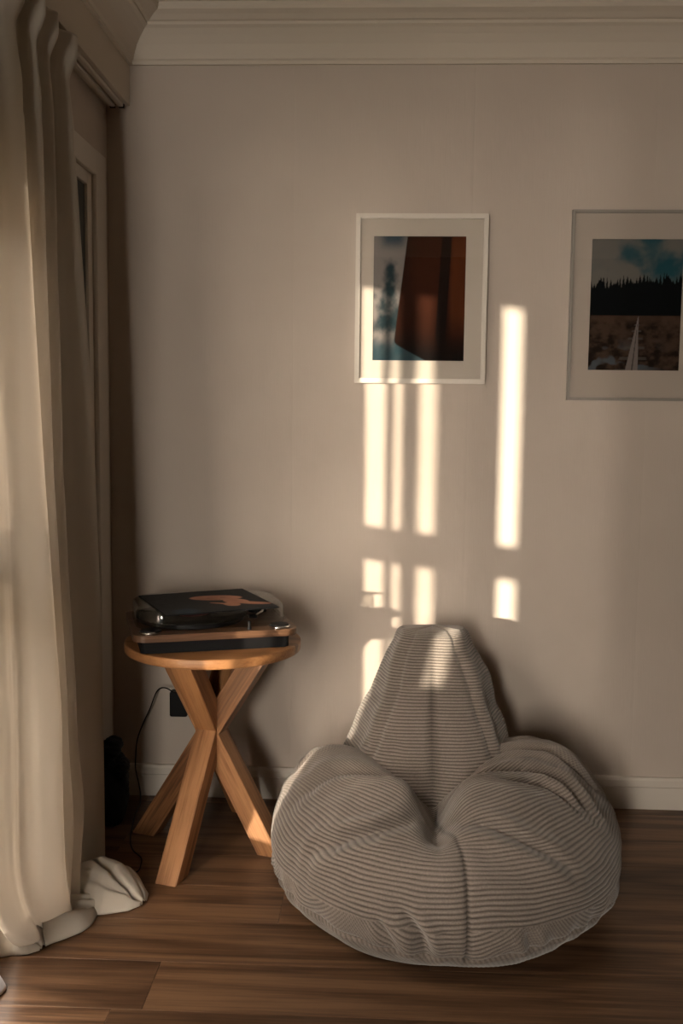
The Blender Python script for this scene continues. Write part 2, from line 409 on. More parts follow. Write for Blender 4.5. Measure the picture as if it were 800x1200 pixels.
# window_1: the tall window behind the curtain
win = struct(thing('window_1', 'tall white framed window behind the curtain', 'window')); del win['category']
AR = .10  # architrave width
bm = bmesh.new()
add_box(bm, 0, .012, WY0, WY0+AR, .0, WZ1+.07, .004); add_box(bm, 0, .012, WY1-AR, WY1, .0, WZ1+.07, .004)
add_box(bm, 0, .0118, WY1-AR+.001, WY0+AR-.001, WZ1, WZ1+.069, .004)
struct(obj('architrave', bm, gloss, win))
bm = bmesh.new()
add_box(bm, -.03, -.002, WY0-.04, WY0, WZ0, WZ1, .002); add_box(bm, -.03, -.002, WY1, WY1+.04, WZ0, WZ1, .002)
add_box(bm, -.03, -.002, WY1+.04, WY0-.04, WZ1-.035, WZ1, .002); add_box(bm, -.03, -.002, WY1+.04, WY0-.04, WZ0, WZ0+.05, .002)
struct(obj('window_frame', bm, gloss, win))
GY = -.80
struct(obj('jamb_sun_block', box(-.028, -.010, GY, WY0-.041, WZ0+.05, WZ1-.035, .002), gasket, win))  # dark jamb at the slot, widened out of view to block stray sun
TZ0, TZ1 = .861, .968
xb0, xb1 = -.024, -.016
struct(obj('transom', box(-.030, -.012, WY1+.04, GY, TZ0, TZ1, .003), gloss, win))
struct(obj('sun_block_bar', box(xb0, xb1, -1.354, -1.318, WZ0+.05, WZ1-.035, .002), gloss, win))  # added out of view to split the first sun strip
for ya, yb_ in ((-1.469, -1.393), (-1.575, -1.551), (-1.841, -1.79), (-1.979, -1.931)):
    struct(obj('sun_block_post', box(xb0, xb1, ya, yb_, WZ0+.05, WZ1-.035, .003), gloss, win))  # unseen posts added to cut the sunlight into strips
struct(obj('sun_block_foot', box(xb0, xb1, -1.931, -1.841, WZ0+.05, .600, .003), gloss, win))  # added out of view to end the right sun strip low down
struct(obj('pane', box(-.0285, -.0245, -1.79, GY, WZ0+.05, WZ1-.035), dimglass, win))
struct(obj('pane', box(-.0285, -.0245, WY1+.04, -1.79, WZ0+.05, WZ1-.035), glass, win))
# unseen shutter slats, added to clip the top of the sun strips
zs = 1.680
sh = []
me = None
while zs < WZ1+.03:
    if me is None:
        o = obj('sun_clip_slat', box(-.095, -.082, WY1-.02, WY0+.02, 0, .047, .004), shutter, win, (0, 0, zs)); me = o.data
    else:
        o = bpy.data.objects.new('sun_clip_slat', me); C.objects.link(o); o.parent = win; o.location = (0, 0, zs)
    zs += .0445
# outside: balcony slab the window gives on to
struct(obj('ground', box(-14, -.12, -16, 6, -3.2, -3.0), mat('outside_ground', (.10, .11, .06), .95)), 'ground outside the window')

struct(obj('sky_block_wall', box(-3.4, -3.0, -5.55, 7, -3.0, 3.4), mat('sky_block_surface', (.16, .13, .10), .9)), 'added unseen wall that blocks sky light')  # added out of view to keep sky light off the right side
# fill_window: unseen opening added behind the camera to let in fill light
w3 = struct(thing('fill_window', 'added unseen window opening for fill light', 'window')); del w3['category']
bm = bmesh.new()
for a in ((QX0, QX0+.02, QZ0, QZ1), (QX1-.02, QX1, QZ0, QZ1), (QX0+.02, QX1-.02, QZ1-.04, QZ1), (QX0+.02, QX1-.02, QZ0, QZ0+.04)):
    add_box(bm, a[0], a[1], RY-.09, RY-.03, a[2], a[3], .003)
struct(obj('window_frame', bm, gloss, w3))
struct(obj('pane', box(QX0+.02, QX1-.02, RY-.062, RY-.058, QZ0+.04, QZ1-.04), glass, w3))

# curtain rail under the pelmet
cr = thing('curtain_rail', 'white double curtain rail fixed under the pelmet', 'curtain rail', (0, 0, PZ))
bm = bmesh.new()
add_box(bm, .020, .034, -3.2, -.03, -.011, -.001, .002, 1)
obj('rail', bm, gloss, cr)
obj('rail', box(.044, .058, -3.2, -.03, -.011, -.001, .002, 1), gloss, cr)
obj('end_stop', box(.018, .034, -.030, -.024, -.013, -.002), black, cr)
obj('end_stop', box(.044, .060, -.030, -.024, -.013, -.002), black, cr)

# ------------------------------------------------------------ curtains
def sheet(path_fn, z_levels, name, thick=.0016):
    rows_ = [path_fn(z) for z in z_levels]
    V = np.array(rows_)                      # (nz, nu, 3)
    return grid_mesh(name, V)
def resample(P, n):
    d = np.r_[0, np.cumsum(np.linalg.norm(np.diff(P, axis=0), axis=1))]; t = np.linspace(0, d[-1], n)
    return np.stack([np.interp(t, d, P[:, k]) for k in range(P.shape[1])], 1)
MID = [(.012,-.43),(.05,-.43),(.088,-.475),(.098,-.525),(.060,-.575),(.026,-.61),(.030,-.655),(.072,-.690),(.088,-.735),(.055,-.765),(.046,-.79),
       (.080,-.810),(.104,-.835),(.085,-.868),(.050,-.880),(.060,-.900),(.105,-.915),(.118,-.945),(.098,-.985),(.078,-1.01),(.072,-1.03),(.070,-1.055),(.060,-1.090),(.052,-1.12)]
LOW = [(.010,-.42),(.05,-.415),(.092,-.450),(.104,-.510),(.066,-.560),(.034,-.60),(.044,-.655),(.090,-.685),(.112,-.735),(.075,-.765),(.060,-.79),
       (.094,-.800),(.124,-.825),(.105,-.862),(.060,-.875),(.075,-.895),(.125,-.90),(.140,-.935),(.116,-.985),(.085,-1.01),(.076,-1.03),(.072,-1.055),(.062,-1.090),(.052,-1.12)]
TOP = [(.015,-.50),(.035,-.505),(.068,-.555),(.082,-.595),(.060,-.628),(.040,-.645),(.036,-.665),(.056,-.690),(.080,-.725),(.060,-.755),(.050,-.775),
       (.066,-.790),(.088,-.825),(.074,-.850),(.050,-.862),(.050,-.885),(.074,-.905),(.086,-.945),(.080,-.985),(.060,-1.0),(.040,-1.02),(.055,-1.050),(.062,-1.075),(.060,-1.09)]
# pinched just under the heading, fanned out again at the very top
PIN = [(.030,-.56),(.034,-.565),(.052,-.585),(.062,-.60),(.052,-.615),(.045,-.63),(.042,-.66),(.044,-.700),(.060,-.722),(.048,-.742),(.042,-.765),
       (.046,-.798),(.066,-.820),(.054,-.838),(.044,-.852),(.042,-.89),(.048,-.925),(.066,-.945),(.060,-.965),(.045,-.985),(.042,-1.02),(.045,-1.050),(.055,-1.072),(.050,-1.09)]
FAN = [(.020,-.50),(.055,-.520),(.098,-.560),(.108,-.605),(.082,-.640),(.045,-.655),(.040,-.670),(.078,-.685),(.112,-.720),(.085,-.758),(.045,-.768),
       (.082,-.785),(.118,-.820),(.090,-.855),(.045,-.865),(.045,-.885),(.090,-.905),(.122,-.945),(.095,-.985),(.055,-1.0),(.040,-1.02),(.075,-1.045),(.100,-1.07),(.085,-1.09)]
_a = lambda q: np.array(q)
PIN = list(.38*_a(PIN)+.62*_a(TOP)); FAN = list(.25*_a(FAN)+.75*_a(TOP)+np.array([.006, 0]))
keys = [(0.0, LOW), (.55, LOW), (1.05, MID), (1.86, TOP), (1.975, PIN), (2.04, FAN), (2.076, FAN)]
kk = [(z, catmull(p, 14)) for z, p in keys]
def curtain_path(z):
    for (z0, p0), (z1, p1) in zip(kk, kk[1:]):
        if z <= z1:
            t = ss(z0, z1, z) if z > 1.8 else (z-z0)/max(z1-z0, 1e-6); P = p0*(1-t)+p1*t; break
    P = P.copy(); n = len(P); u = np.linspace(0, 1, n)
    # small irregular drape
    P[:, 0] += .006*(vnoise(u*9, np.full(n, z*1.6), 11, 2)-.5) + .003*(vnoise(u*30, np.full(n, z*4), 12, 2)-.5)
    P[:, 1] += .012*(vnoise(u*6, np.full(n, z*1.3+9), 13, 2)-.5)
    # towards the floor the cloth spills forward
    f = max(0, 1-z/.30)
    fall = f**2.2
    w = ss(.30, .75, u)
    P[:, 0] += fall*(-.012*w + .022*np.sin(u*21+1)*w)
    P[:, 1] += fall*(.075*w + .13*ss(.62, .92, u) + .030*w*np.sin(u*17+2))
    # long diagonal buckle in the lower third
    b = np.exp(-((z-.26)/.12)**2)
    P[:, 0] += .030*b*np.exp(-((u-.42)/.09)**2)
    return np.column_stack([P, np.full(n, max(z, .004))])
zl = np.r_[np.linspace(0.004, .30, 40), np.linspace(.31, 1.8, 75), np.linspace(1.81, 2.076, 45)]
cur = thing('curtain', 'cream linen pinch pleat curtain hanging beside the window and spilling on the floor', 'curtain', (0, 0, 0))
o = link('drape', sheet(curtain_path, zl, 'drape'), cloth, cur)
md = o.modifiers.new('thick', 'SOLIDIFY'); md.thickness = .0018; md.offset = 0

def spill(name, pts_c, wid, hgt, folds, seed, ns=60, nt_=40, tipflat=.3, edge=.0, parent=None):
    """a fold of cloth lying on the floor, arched over a centre line"""
    Cc = resample(catmull([(*p, 0) for p in pts_c], 10), ns); V = np.zeros((ns, nt_, 3))
    for i in range(ns):
        s = i/(ns-1); t = Cc[min(i+1, ns-1)] - Cc[max(i-1, 0)]; t /= np.linalg.norm(t); nrm = np.array([t[1], -t[0], 0])
        w = np.interp(s, *zip(*wid)); h = np.interp(s, *zip(*hgt))
        for j in range(nt_):
            q = -1+2*j/(nt_-1)
            prof_ = (1-abs(q)**2.6)
            z = h*prof_
            for (qc, qw, dep, sl) in folds: z -= dep*math.exp(-((q-qc-sl*(s-.5))/qw)**2)*prof_*min(1, h/.02)
            z += .006*(vnoise(np.array(s*6), np.array(q*3.0+5), seed, 2)-.5)*prof_
            V[i, j] = Cc[i] + nrm*q*w*(1+.06*math.sin(9*s+seed)); V[i, j, 2] = max(.0035, z+.0035)
    o = link(name, grid_mesh(name, V), cloth, parent)
    md = o.modifiers.new('thick', 'SOLIDIFY'); md.thickness = .0022; md.offset = 0
    return o
spill('trailing_hem', [(.075,-.60), (.13,-.64), (.19,-.675), (.262,-.70)], [(0,.05),(.3,.085),(.7,.085),(.93,.05),(1,.015)], [(0,.05),(.3,.082),(.6,.078),(.85,.045),(1,.008)],
      [(.05,.10,.022,.5), (.55,.08,.012,-.3), (-.5,.1,.008,.2)], 2, parent=cur)
spill('trailing_hem', [(.055,-.80), (.075,-.775), (.12,-.745), (.175,-.715)], [(0,.04),(.4,.038),(.8,.03),(1,.012)], [(0,.05),(.5,.040),(.85,.03),(1,.01)],
      [(.1,.15,.015,.3)], 5, parent=cur)
spill('trailing_hem', [(-.0,-.90), (.03,-.900), (.060,-.905), (.088,-.915)], [(0,.055),(.5,.050),(.85,.034),(1,.012)], [(0,.065),(.5,.060),(.8,.038),(1,.006)],
      [(.2,.12,.018,.2), (-.5,.1,.010,.1)], 7, parent=cur)
spill('trailing_hem', [(.065,-.87), (.10,-.845), (.135,-.80), (.150,-.745)], [(0,.045),(.5,.036),(1,.018)], [(0,.055),(.5,.042),(1,.012)],
      [(-.1,.2,.012,.2)], 9, parent=cur)

# two unseen curtains on the same rail, added to shape the sun strips
def bunch(y0, y1, n, amp, seed, label, xc=.045):
    yy = np.linspace(y0, y1, n*2+1); pts = [(xc+(amp if i % 2 else -amp)*(.7+.5*random.random()), y) for i, y in enumerate(yy)]
    pts[0] = (xc, y0); pts[-1] = (xc, y1)
    P0 = catmull(pts, 10); nn = len(P0); u = np.linspace(0, 1, nn)
    def fn(z):
        P = P0.copy(); P[:, 0] = .045 + (P[:, 0]-.045)*ss(2.0, 1.6, np.array(z))*1.0 + (P[:, 0]-.045)*.3*ss(1.6, 2.0, np.array(z)) if xc > .05 else .045 + (P[:, 0]-.045)*(1-.6*math.exp(-((z-1.975)/.03)**2))
        P[:, 0] += .006*(vnoise(u*8, np.full(nn, z*2), seed, 2)-.5)*np.sin(u*PI)
        return np.column_stack([P, np.full(nn, z)])
    t = thing('curtain', label, 'curtain', (0, 0, 0))
    o = link('drape', sheet(fn, np.linspace(.012, 2.076, 90), 'drape'), cloth, t)
    md = o.modifiers.new('thick', 'SOLIDIFY'); md.thickness = .0018; md.offset = 0
bunch(-1.42, -1.66, 5, .035, 21, 'added unseen narrow curtain that parts the sun strips', .085)
bunch(-1.88, -2.75, 12, .026, 22, 'added unseen wide curtain that blocks sun past the last strip')

# ------------------------------------------------------------ pictures
def picture_frame(name, label, x0, x1, z0, z1, fw, depth, fm, mm_, px0, px1, pz0, pz1, ink, y0=-.001, lean=0.0):
    t = thing(name, label, 'picture frame', ((x0+x1)/2, y0, z0)); ox, oz = (x0+x1)/2, z0
    t.rotation_euler = (lean, 0, 0)
    A = lambda x, z: (x-ox, z-oz)
    X0, Z0 = A(x0, z0); X1, Z1 = A(x1, z1)
    def rail(pts):
        bm = bmesh.new(); f = [bm.verts.new((x, -depth, z)) for x, z in pts]; b = [bm.verts.new((x, 0, z)) for x, z in pts]
        bm.faces.new(f); bm.faces.new(b[::-1])
        for i in range(4): bm.faces.new([f[i], b[i], b[(i+1) % 4], f[(i+1) % 4]])
        bmesh.ops.recalc_face_normals(bm, faces=bm.faces)
        es = [e for e in bm.edges if all(q.co.y < -depth+.0001 for q in e.verts)]
        bmesh.ops.bevel(bm, geom=es, offset=.0015, segments=2, affect='EDGES')
        obj('frame_rail', bm, fm, t)
    rail([(X0, Z0), (X1, Z0), (X1-fw, Z0+fw), (X0+fw, Z0+fw)]); rail([(X0, Z1), (X0+fw, Z1-fw), (X1-fw, Z1-fw), (X1, Z1)])
    rail([(X0, Z0), (X0+fw, Z0+fw), (X0+fw, Z1-fw), (X0, Z1)]); rail([(X1, Z0), (X1, Z1), (X1-fw, Z1-fw), (X1-fw, Z0+fw)])
    # mount with a real window cut in it
    (a, c), (b, d) = A(px0, pz0), A(px1, pz1); bm = bmesh.new(); ym = -depth+.009
    e = .0008
    for q in ((X0+fw-.002, a, Z0+fw-.002, Z1-fw+.002), (b, X1-fw+.002, Z0+fw-.002, Z1-fw+.002), (a, b, Z0+fw-.002, c), (a, b, d, Z1-fw+.002)):
        add_box(bm, q[0], q[1], ym, ym+.0018, q[2], q[3])
    obj('mount', bm, mm_, t)
    obj('backing', box(X0+fw-.003, X1-fw+.003, ym+.004, ym+.007, Z0+fw-.003, Z1-fw+.003), mat('backing_board', (.2, .15, .1), .9), t)
    nx, nz = 150, 210
    XX, ZZ = np.meshgrid(np.linspace(a-.004, b+.004, nx), np.linspace(c-.004, d+.004, nz), indexing='ij')
    me = grid_mesh('print', np.stack([XX, np.full_like(XX, ym+.0026), ZZ], -1))
    U, Vv = np.meshgrid(np.linspace(0, 1, nx), np.linspace(0, 1, nz), indexing='ij'); set_ink(me, ink(U, Vv))
    link('print', me, print_m, t)
    obj('glass', box(X0+fw-.001, X1-fw+.001, ym-.0032, ym-.0014, Z0+fw-.001, Z1-fw+.001), picglass, t)
    return t
def lerp(a, b, t): return a*(1-t[..., None]) + b*t[..., None]
def col(*c): return np.array(c, float)
def ink1(u, v):
    # a smooth rust coloured curved form against a cloudy sky
    cl = vnoise(u*5+1, v*5.5, 31, 5); sky = lerp(col(.025,.048,.058)+0*u[..., None], col(.27,.245,.235), ss(.32, .66, cl + .16*(v-.35) + .06))
    sky = lerp(sky, col(.035,.075,.095), ss(.22, .10, v)*.85)
    sky = lerp(sky, col(.03,.07,.10), ss(.18,.05,np.abs(u-.22))*ss(.86,.97,v)*.9)
    edge = .215 + .155*v                       # left edge of the form, sloping
    low = .04 + .055*np.clip(1-(u-.21)/.35, 0, 1) + .05*ss(.30, .20, u)
    low = np.where(u < .62, .145 - .40*(u-.24), 0.0) 
    rc = .06                                    # rounded lower corner
    d1 = u-edge; d2 = v-low
    k = -np.log(np.exp(-d1*60)+np.exp(-d2*60)+1e-12)/60
    inside = ss(-.004, .006, k)
    form = lerp(col(.030,.0085,.0035)+0*u[..., None], col(.052,.014,.006), ss(.3, .62, u)*ss(.2, .6, v))
    form = lerp(form, col(.105,.027,.008), ss(.80, .86, u-.04*np.clip(.4-v, 0, 1)*4*0)*ss(.1, .45, v))
    form = lerp(form, col(.006,.004,.0035), ss(.30, .02, v + .10*(u-.6)))
    # dark band curving down through the form
    bc = .785 - .065*(1-v) + .10*ss(.28, .0, v)*ss(.28, .0, v)
    band = ss(.062, .045, np.abs(u-bc))
    form = lerp(form, col(.011,.0055,.004), band*.95)
    form *= (.85+.3*vnoise(u*14, v*3, 33, 3))[..., None]
    return lerp(sky, form, inside)*.85
def ink2(u, v):
    # a boardwalk running through a bog to a dark line of firs
    cl = vnoise(u*3.2-v*2+2, v*5+u*1.5, 41, 5)
    sky = lerp(col(.025,.10,.13)+0*u[..., None], col(.21,.20,.185), ss(.26, .62, cl + .34*(.50-u)+.16*(v-.8)*0+.04))
    tree = .62 + 0*u
    for i in range(34):
        c = (i+.5)/34 + .012*math.sin(i*7.3); h = .022 + .068*abs(math.sin(i*2.7+.6)); w = .022+.008*math.sin(i*5)
        tree = np.maximum(tree, .625 + .045*ss(.1, 1, u)*.8 + h*np.clip(1-np.abs(u-c)/w, 0, 1))
    pic = lerp(sky, col(.0035,.005,.006), ss(-.006, .004, tree-v))
    g = vnoise(u*16, (v**1.0)*30, 43, 4); g2 = vnoise(u*5, v*9, 44, 3)
    bog = lerp(col(.018,.011,.008)+0*u[..., None], col(.085,.052,.036), ss(.35, .7, g*.6+g2*.4))
    bog = lerp(bog, col(.10,.058,.040), ss(.34, .40, v)*.6)
    bog = lerp(bog, col(.10,.12,.14), ss(.60, .70, g2+.10*ss(.35, 0, v))*ss(.28, .05, v)*ss(.6, .2, np.abs(u-.3)))
    pic = lerp(pic, bog, ss(.425, .418, v))
    t = np.clip((.415-v)/.415, 0, 1); cxl = .535 - .055*t
    for side in (-1, 1):                      # sleepers left and right of the boards
        yy = np.sin(2*PI*(5.2*np.sqrt(np.clip(t, 1e-4, 1))*1.6))
        on = ss(.55, .85, yy)*ss(.20*t+.004, .17*t, np.abs(u-cxl))*(t > .12)
        pic = lerp(pic, col(.12,.105,.095), on*.55*(.5+.5*vnoise(u*20, v*20, 47, 2)))
    pic = lerp(pic, col(.25,.215,.205), ss(.071*t+.003, .064*t+.001, np.abs(u-cxl))*(v < .418))
    pic = lerp(pic, col(.06,.05,.045), ss(.012*t, .006*t, np.abs(u-cxl-.004))*(v < .36)*.8)
    return pic*.8
picture_frame('picture_frame', 'white frame with a print of a rust coloured curved form against clouds', .740, 1.126, 1.290, 1.781, .014, .026,
              frame_m, mount_m, .793, 1.062, 1.357, 1.717, ink1)
picture_frame('picture_frame', 'slim grey frame with a print of a boardwalk and dark firs', 1.368, 1.752, 1.246, 1.795, .0085, .018,
              silver_m, mount2_m, 1.428, 1.692, 1.335, 1.713, ink2)

# ------------------------------------------------------------ side table
TH, TX, TY, TR = .585, .376, -.355, .238
tab = thing('side_table', 'round honey oak side table on crossed square beams', 'side table', (TX, TY, 0))
o = obj('tabletop', lathe([(0, TH-.026), (TR-.004, TH-.026), (TR-.001, TH-.024), (TR, TH-.020), (TR, TH-.004), (TR-.001, TH-.001), (TR-.004, TH), (0, TH)], 120), oaktop, tab, smooth=False)
for p in o.data.polygons: p.use_smooth = abs(p.normal.z) < .9
bz1 = TH-.0265; hw = .0295; fx, fy = -.014, .024
def beam(ang, rf, rt, knot=None):
    u = Vector((math.cos(ang), math.sin(ang), 0)); top = -u*rt + Vector((fx*.3, fy*.3, bz1)); foot = u*rf + Vector((fx, fy, 0))
    ax = (foot-top).normalized(); tan = Vector((-math.sin(ang), math.cos(ang), 0)); out = tan.cross(ax).normalized()
    L_ = (foot-top).length; bm = bmesh.new(); lo, hi = [], []
    for sa, sb in ((-1,-1), (1,-1), (1,1), (-1,1)):
        off = tan*sa*hw + out*sb*hw
        # slide along the beam so that both ends are cut level
        a = top+off; a = a + ax*((bz1-a.z)/ax.z); b = foot+off; b = b + ax*((0.0005-b.z)/ax.z)
        hi.append(a); lo.append(b)
    # local frame with z along the beam, for the grain
    Mx = Matrix((tan, out, ax)).transposed().to_4x4(); Mx.translation = (top+foot)/2; Mi = Mx.inverted()
    hv = [bm.verts.new(Mi @ q) for q in hi]; lv = [bm.verts.new(Mi @ q) for q in lo]
    bm.faces.new(hv); bm.faces.new(lv[::-1])
    for i in range(4): bm.faces.new([hv[i], lv[i], lv[(i+1) % 4], hv[(i+1) % 4]])
    bmesh.ops.recalc_face_normals(bm, faces=bm.faces)
    bmesh.ops.bevel(bm, geom=bm.edges[:], offset=.0015, segments=2, affect='EDGES')
    o = obj('leg', bm, oak, tab); o.matrix_local = Mx
    return o
for a_, rf_, rt_ in ((-105, .242, .160), (-17, .195, .140), (75, .242, .160), (163, .195, .140)): beam(math.radians(a_), rf_, rt_)

# ------------------------------------------------------------ turntable
rz = math.radians(18)
TT = Vector((.362, -.350, TH))
tt = thing('turntable', 'wooden record player with clear lid on the side table', 'record player', TT, rz)
obj('feet_base', prism(rrect(.385, .295, .012), .0005, .034, .003), mblack, tt)
obj('plinth', prism(rrect(.425, .335, .030), .034, .052, .002), walnut, tt)
o = obj('platter', lathe([(0,.053),(.140,.053),(.142,.055),(.142,.064),(.140,.066),(0,.066)], 80, (-.045, .015, 0)), black, tt)
o = obj('record', lathe([(0,.0665),(.1495,.0665),(.150,.0675),(.1495,.0685),(.055,.0685),(.05,.069),(0,.069)], 90, (-.045, .015, 0)), vinyl, tt)
obj('spindle', lathe([(0,.069),(.0035,.069),(.0035,.077),(.002,.080),(0,.080)], 16, (-.045, .015, 0)), steel, tt)
obj('record_label', lathe([(0,.0692),(.049,.0692),(.049,.0696),(0,.0696)], 40, (-.045, .015, 0)), mat('red_label', (.25, .04, .03), .5), tt)
ta = obj('tonearm_base', lathe([(0,.052),(.026,.052),(.026,.060),(.018,.064),(.018,.078),(0,.078)], 30, (.150, .085, 0)), black, tt, smooth=False)
obj('tonearm', tube([(.150,.115,.083),(.150,.085,.083),(.148,.02,.081),(.140,-.04,.078),(.112,-.075,.074)], .0035, 8), steel, tt, smooth=True)
obj('counterweight', tube([(.150,.100,.083),(.150,.132,.083)], .013, 20, 0), black, tt)
obj('headshell', box(.095, .116, -.096, -.072, .070, .077, .001, 1), black, tt)
for x, y in ((-.168, -.136), (.168, -.136)):
    kb = obj('knob', lathe([(0,.052),(.027,.052),(.0285,.0535),(.0285,.057),(.026,.0585),(0,.0585)], 40, (x, y, 0)), steel, tt)
    kb['label'] = 'black topped knob with a chrome rim'
    obj('knob_top', lathe([(0,.0586),(.0245,.0586),(.024,.0610),(0,.0614)], 40, (x, y, 0)), black, kb)
obj('switch', lathe([(0,.052),(.0055,.052),(.0055,.058),(.0035,.059),(.0035,.070),(.0045,.074),(0,.0755)], 16, (.085, -.150, 0)), black, tt)
# lid: thin rounded shell, open below, front edge swept inward
def lid_mesh():
    n = 96; prof_ = [(1.0, .0525), (1.0, .075), (1.0, .088), (.985, .0955), (.955, .0995), (.90, .101), (.5, .1015), (.02, .1015)]
    out_ = np.array(rrect(.392, .276, .075, 12)); rings = []
    for s_, z in prof_:
        ins = (1-s_)*.15
        R = np.array(rrect(.392-2*ins, .276-2*ins, max(.075-ins*.3, .01), 12)) if s_ > .8 else out_*s_*.93
        rings.append(np.column_stack([R[:, 0], R[:, 1]+.024, np.full(len(R), z)]))
    return grid_mesh('lid', np.array(rings), wrap_v=True)
o = link('lid', lid_mesh(), cover_m, tt); md = o.modifiers.new('thick', 'SOLIDIFY'); md.thickness = .0025; md.offset = -1
for x in (-.11, .11): obj('hinge', box(x-.015, x+.015, .150, .166, .050, .075, .002, 1), black, tt)

# record sleeve lying on the lid
def ink3(u, v):
    b = col(.010,.012,.015)+0*u[..., None]
    b = b + .05*(ss(.6,.8,vnoise(u*18, v*60, 51, 2))*ss(.40,.05,u)*ss(.2,.5,v)*.5)[..., None]
    b = lerp(b, col(.030,.055,.085), ss(.16,.05,np.hypot((u-.20)*1.0, (v-.10)))*.7)
    blob = lambda cx_, cy_, a, c_, r: ss(1.08, .92, np.hypot(((u-cx_)*math.cos(r)+(v-cy_)*math.sin(r))/a, (-(u-cx_)*math.sin(r)+(v-cy_)*math.cos(r))/c_))
    skin = lerp(col(.30,.125,.08)+0*u[..., None], col(.55,.27,.18), vnoise(u*6, v*6, 52, 3))
    for a in ((.62,.62,.235,.125,-.25), (.74,.40,.10,.13,.5), (.66,.27,.07,.09,.2), (.86,.26,.16,.06,-.55), (.60,.32,.025,.09,.6), (.56,.36,.022,.08,.9)):
        b = lerp(b, skin, blob(*a))
    b = lerp(b, col(.14,.05,.03), blob(.55,.62,.03,.008,0)*.8); b = lerp(b, col(.14,.05,.03), blob(.68,.60,.03,.008,0)*.8)
    b = lerp(b, col(.17,.045,.035), blob(.62,.545,.035,.010,-.2)*.8)
    return b
nx = 130
al = thing('record_sleeve', 'dark record sleeve with a face and hands print lying on the turntable lid', 'record sleeve', (.361, -.371, TH+.1030), math.radians(27.5))
obj('card', box(-.152, .152, -.146, .146, .0005, .0035, .0008, 1), mblack, al)
XX, YY = np.meshgrid(np.linspace(-.151, .151, nx), np.linspace(-.145, .145, nx), indexing='ij')
me = grid_mesh('sleeve_print', np.stack([XX, YY, np.full_like(XX, .0039)], -1))
U, Vv = np.meshgrid(np.linspace(0, 1, nx), np.linspace(0, 1, nx), indexing='ij'); set_ink(me, ink3(U, Vv))
link('sleeve_print', me, sleeve_m, al)

# power adapter in the wall socket, cable
ad_ = thing('power_adapter', 'black plug adapter on the wall behind the side table', 'adapter', (.213, -.002, .265))
obj('housing', box(-.027, .027, -.045, -.006, .0, .078, .005), black, ad_)
sk = thing('wall_socket', 'white wall socket plate behind the black plug adapter', 'socket', (.213, 0, .262))
obj('plate', box(-.036, .036, -.0055, -.0016, -.002, .083, .0015, 1), gloss, sk)
cab = tag(obj('power_cable', tube([(.205,-.046,.338),(.175,-.050,.357),(.148,-.045,.345),(.125,-.040,.29),(.100,-.038,.235),(.083,-.036,.187),(.078,-.036,.14),(.078,-.04,.095),
          (.092,-.055,.05),(.105,-.09,.012),(.110,-.18,.0042),(.135,-.33,.004),(.160,-.405,.004),(.196,-.455,.004),(.206,-.50,.004),(.206,-.535,.004),(.178,-.550,.004),(.145,-.545,.004)], .0021, 8, 7),
          black, smooth=True), 'thin black power cable hanging from the adapter to the floor', 'cable')

# black bag slumped in the corner behind the curtain
def lump(name, c, rad, seed, amp, parent, flat=.0):
    nu, nv = 60, 60; th = np.linspace(0.02, PI-.02, nu); ph = np.linspace(0, 2*PI, nv, endpoint=False); T, Pp = np.meshgrid(th, ph, indexing='ij')
    d = np.stack([np.sin(T)*np.cos(Pp), np.sin(T)*np.sin(Pp), np.cos(T)], -1)
    n_ = vnoise(d[..., 0]*2.2+d[..., 2]*1.5+5, d[..., 1]*2.2+d[..., 2]*2+5, seed, 4)
    V = d*(1+amp*(n_-.5))[..., None]*np.array(rad) + np.array(c); V[..., 2] = np.maximum(V[..., 2], flat)
    return link(name, grid_mesh(name, V, wrap_v=True, flip=True), bagm, parent)
bag = thing('bag', 'black slumped bag in the corner behind the curtain', 'bag', (.05, -.20, 0))
lump('body', (0, 0, .10), (.045, .10, .115), 61, .5, bag, .001)
lump('flap', (.002, -.02, .225), (.032, .06, .028), 62, .6, bag)
lump('strap_bundle', (.035, -.02, .165), (.018, .045, .026), 63, .5, bag)

# white cloth at the very left edge
wc = None
def cloth_lump():
    nu, nv = 70, 50; V = np.zeros((nu, nv, 3))
    for i in range(nu):
        for j in range(nv):
            a = i/(nu-1); q = -1+2*j/(nv-1)
            x = -.02 + .092*(1-q*q)**.5*(1-.45*max(0, (a-.35))); y = 0
            V[i, j] = 0
    return V
ns, nt_ = 60, 36; V = np.zeros((ns, nt_, 3))
for i in range(ns):
    s = i/(ns-1); yy = -1.035-.20*s; wd = .055*math.sin(min(1, s*4+.05)*PI/2)*(1-.75*max(0, s-.3)) ; hh = .05*math.sin(min(1, s*5+.02)*PI/2)*(1-.5*s)
    for j in range(nt_):
        q = -1+2*j/(nt_-1)
        V[i, j] = (.018+wd*q-.03*s, yy, .004+hh*(1-abs(q)**2.4)*(1-.22*math.exp(-((q-.25)/.15)**2)-.15*math.exp(-((q+.3)/.12)**2)) + .003*math.sin(20*s+3*q)*(1-abs(q)))
o = link('white_cloth', grid_mesh('white_cloth', V), white_cloth); md = o.modifiers.new('thick', 'SOLIDIFY'); md.thickness = .003; md.offset = 0
tag(o, 'crumpled white cloth on the floor in front of the curtain', 'cloth')

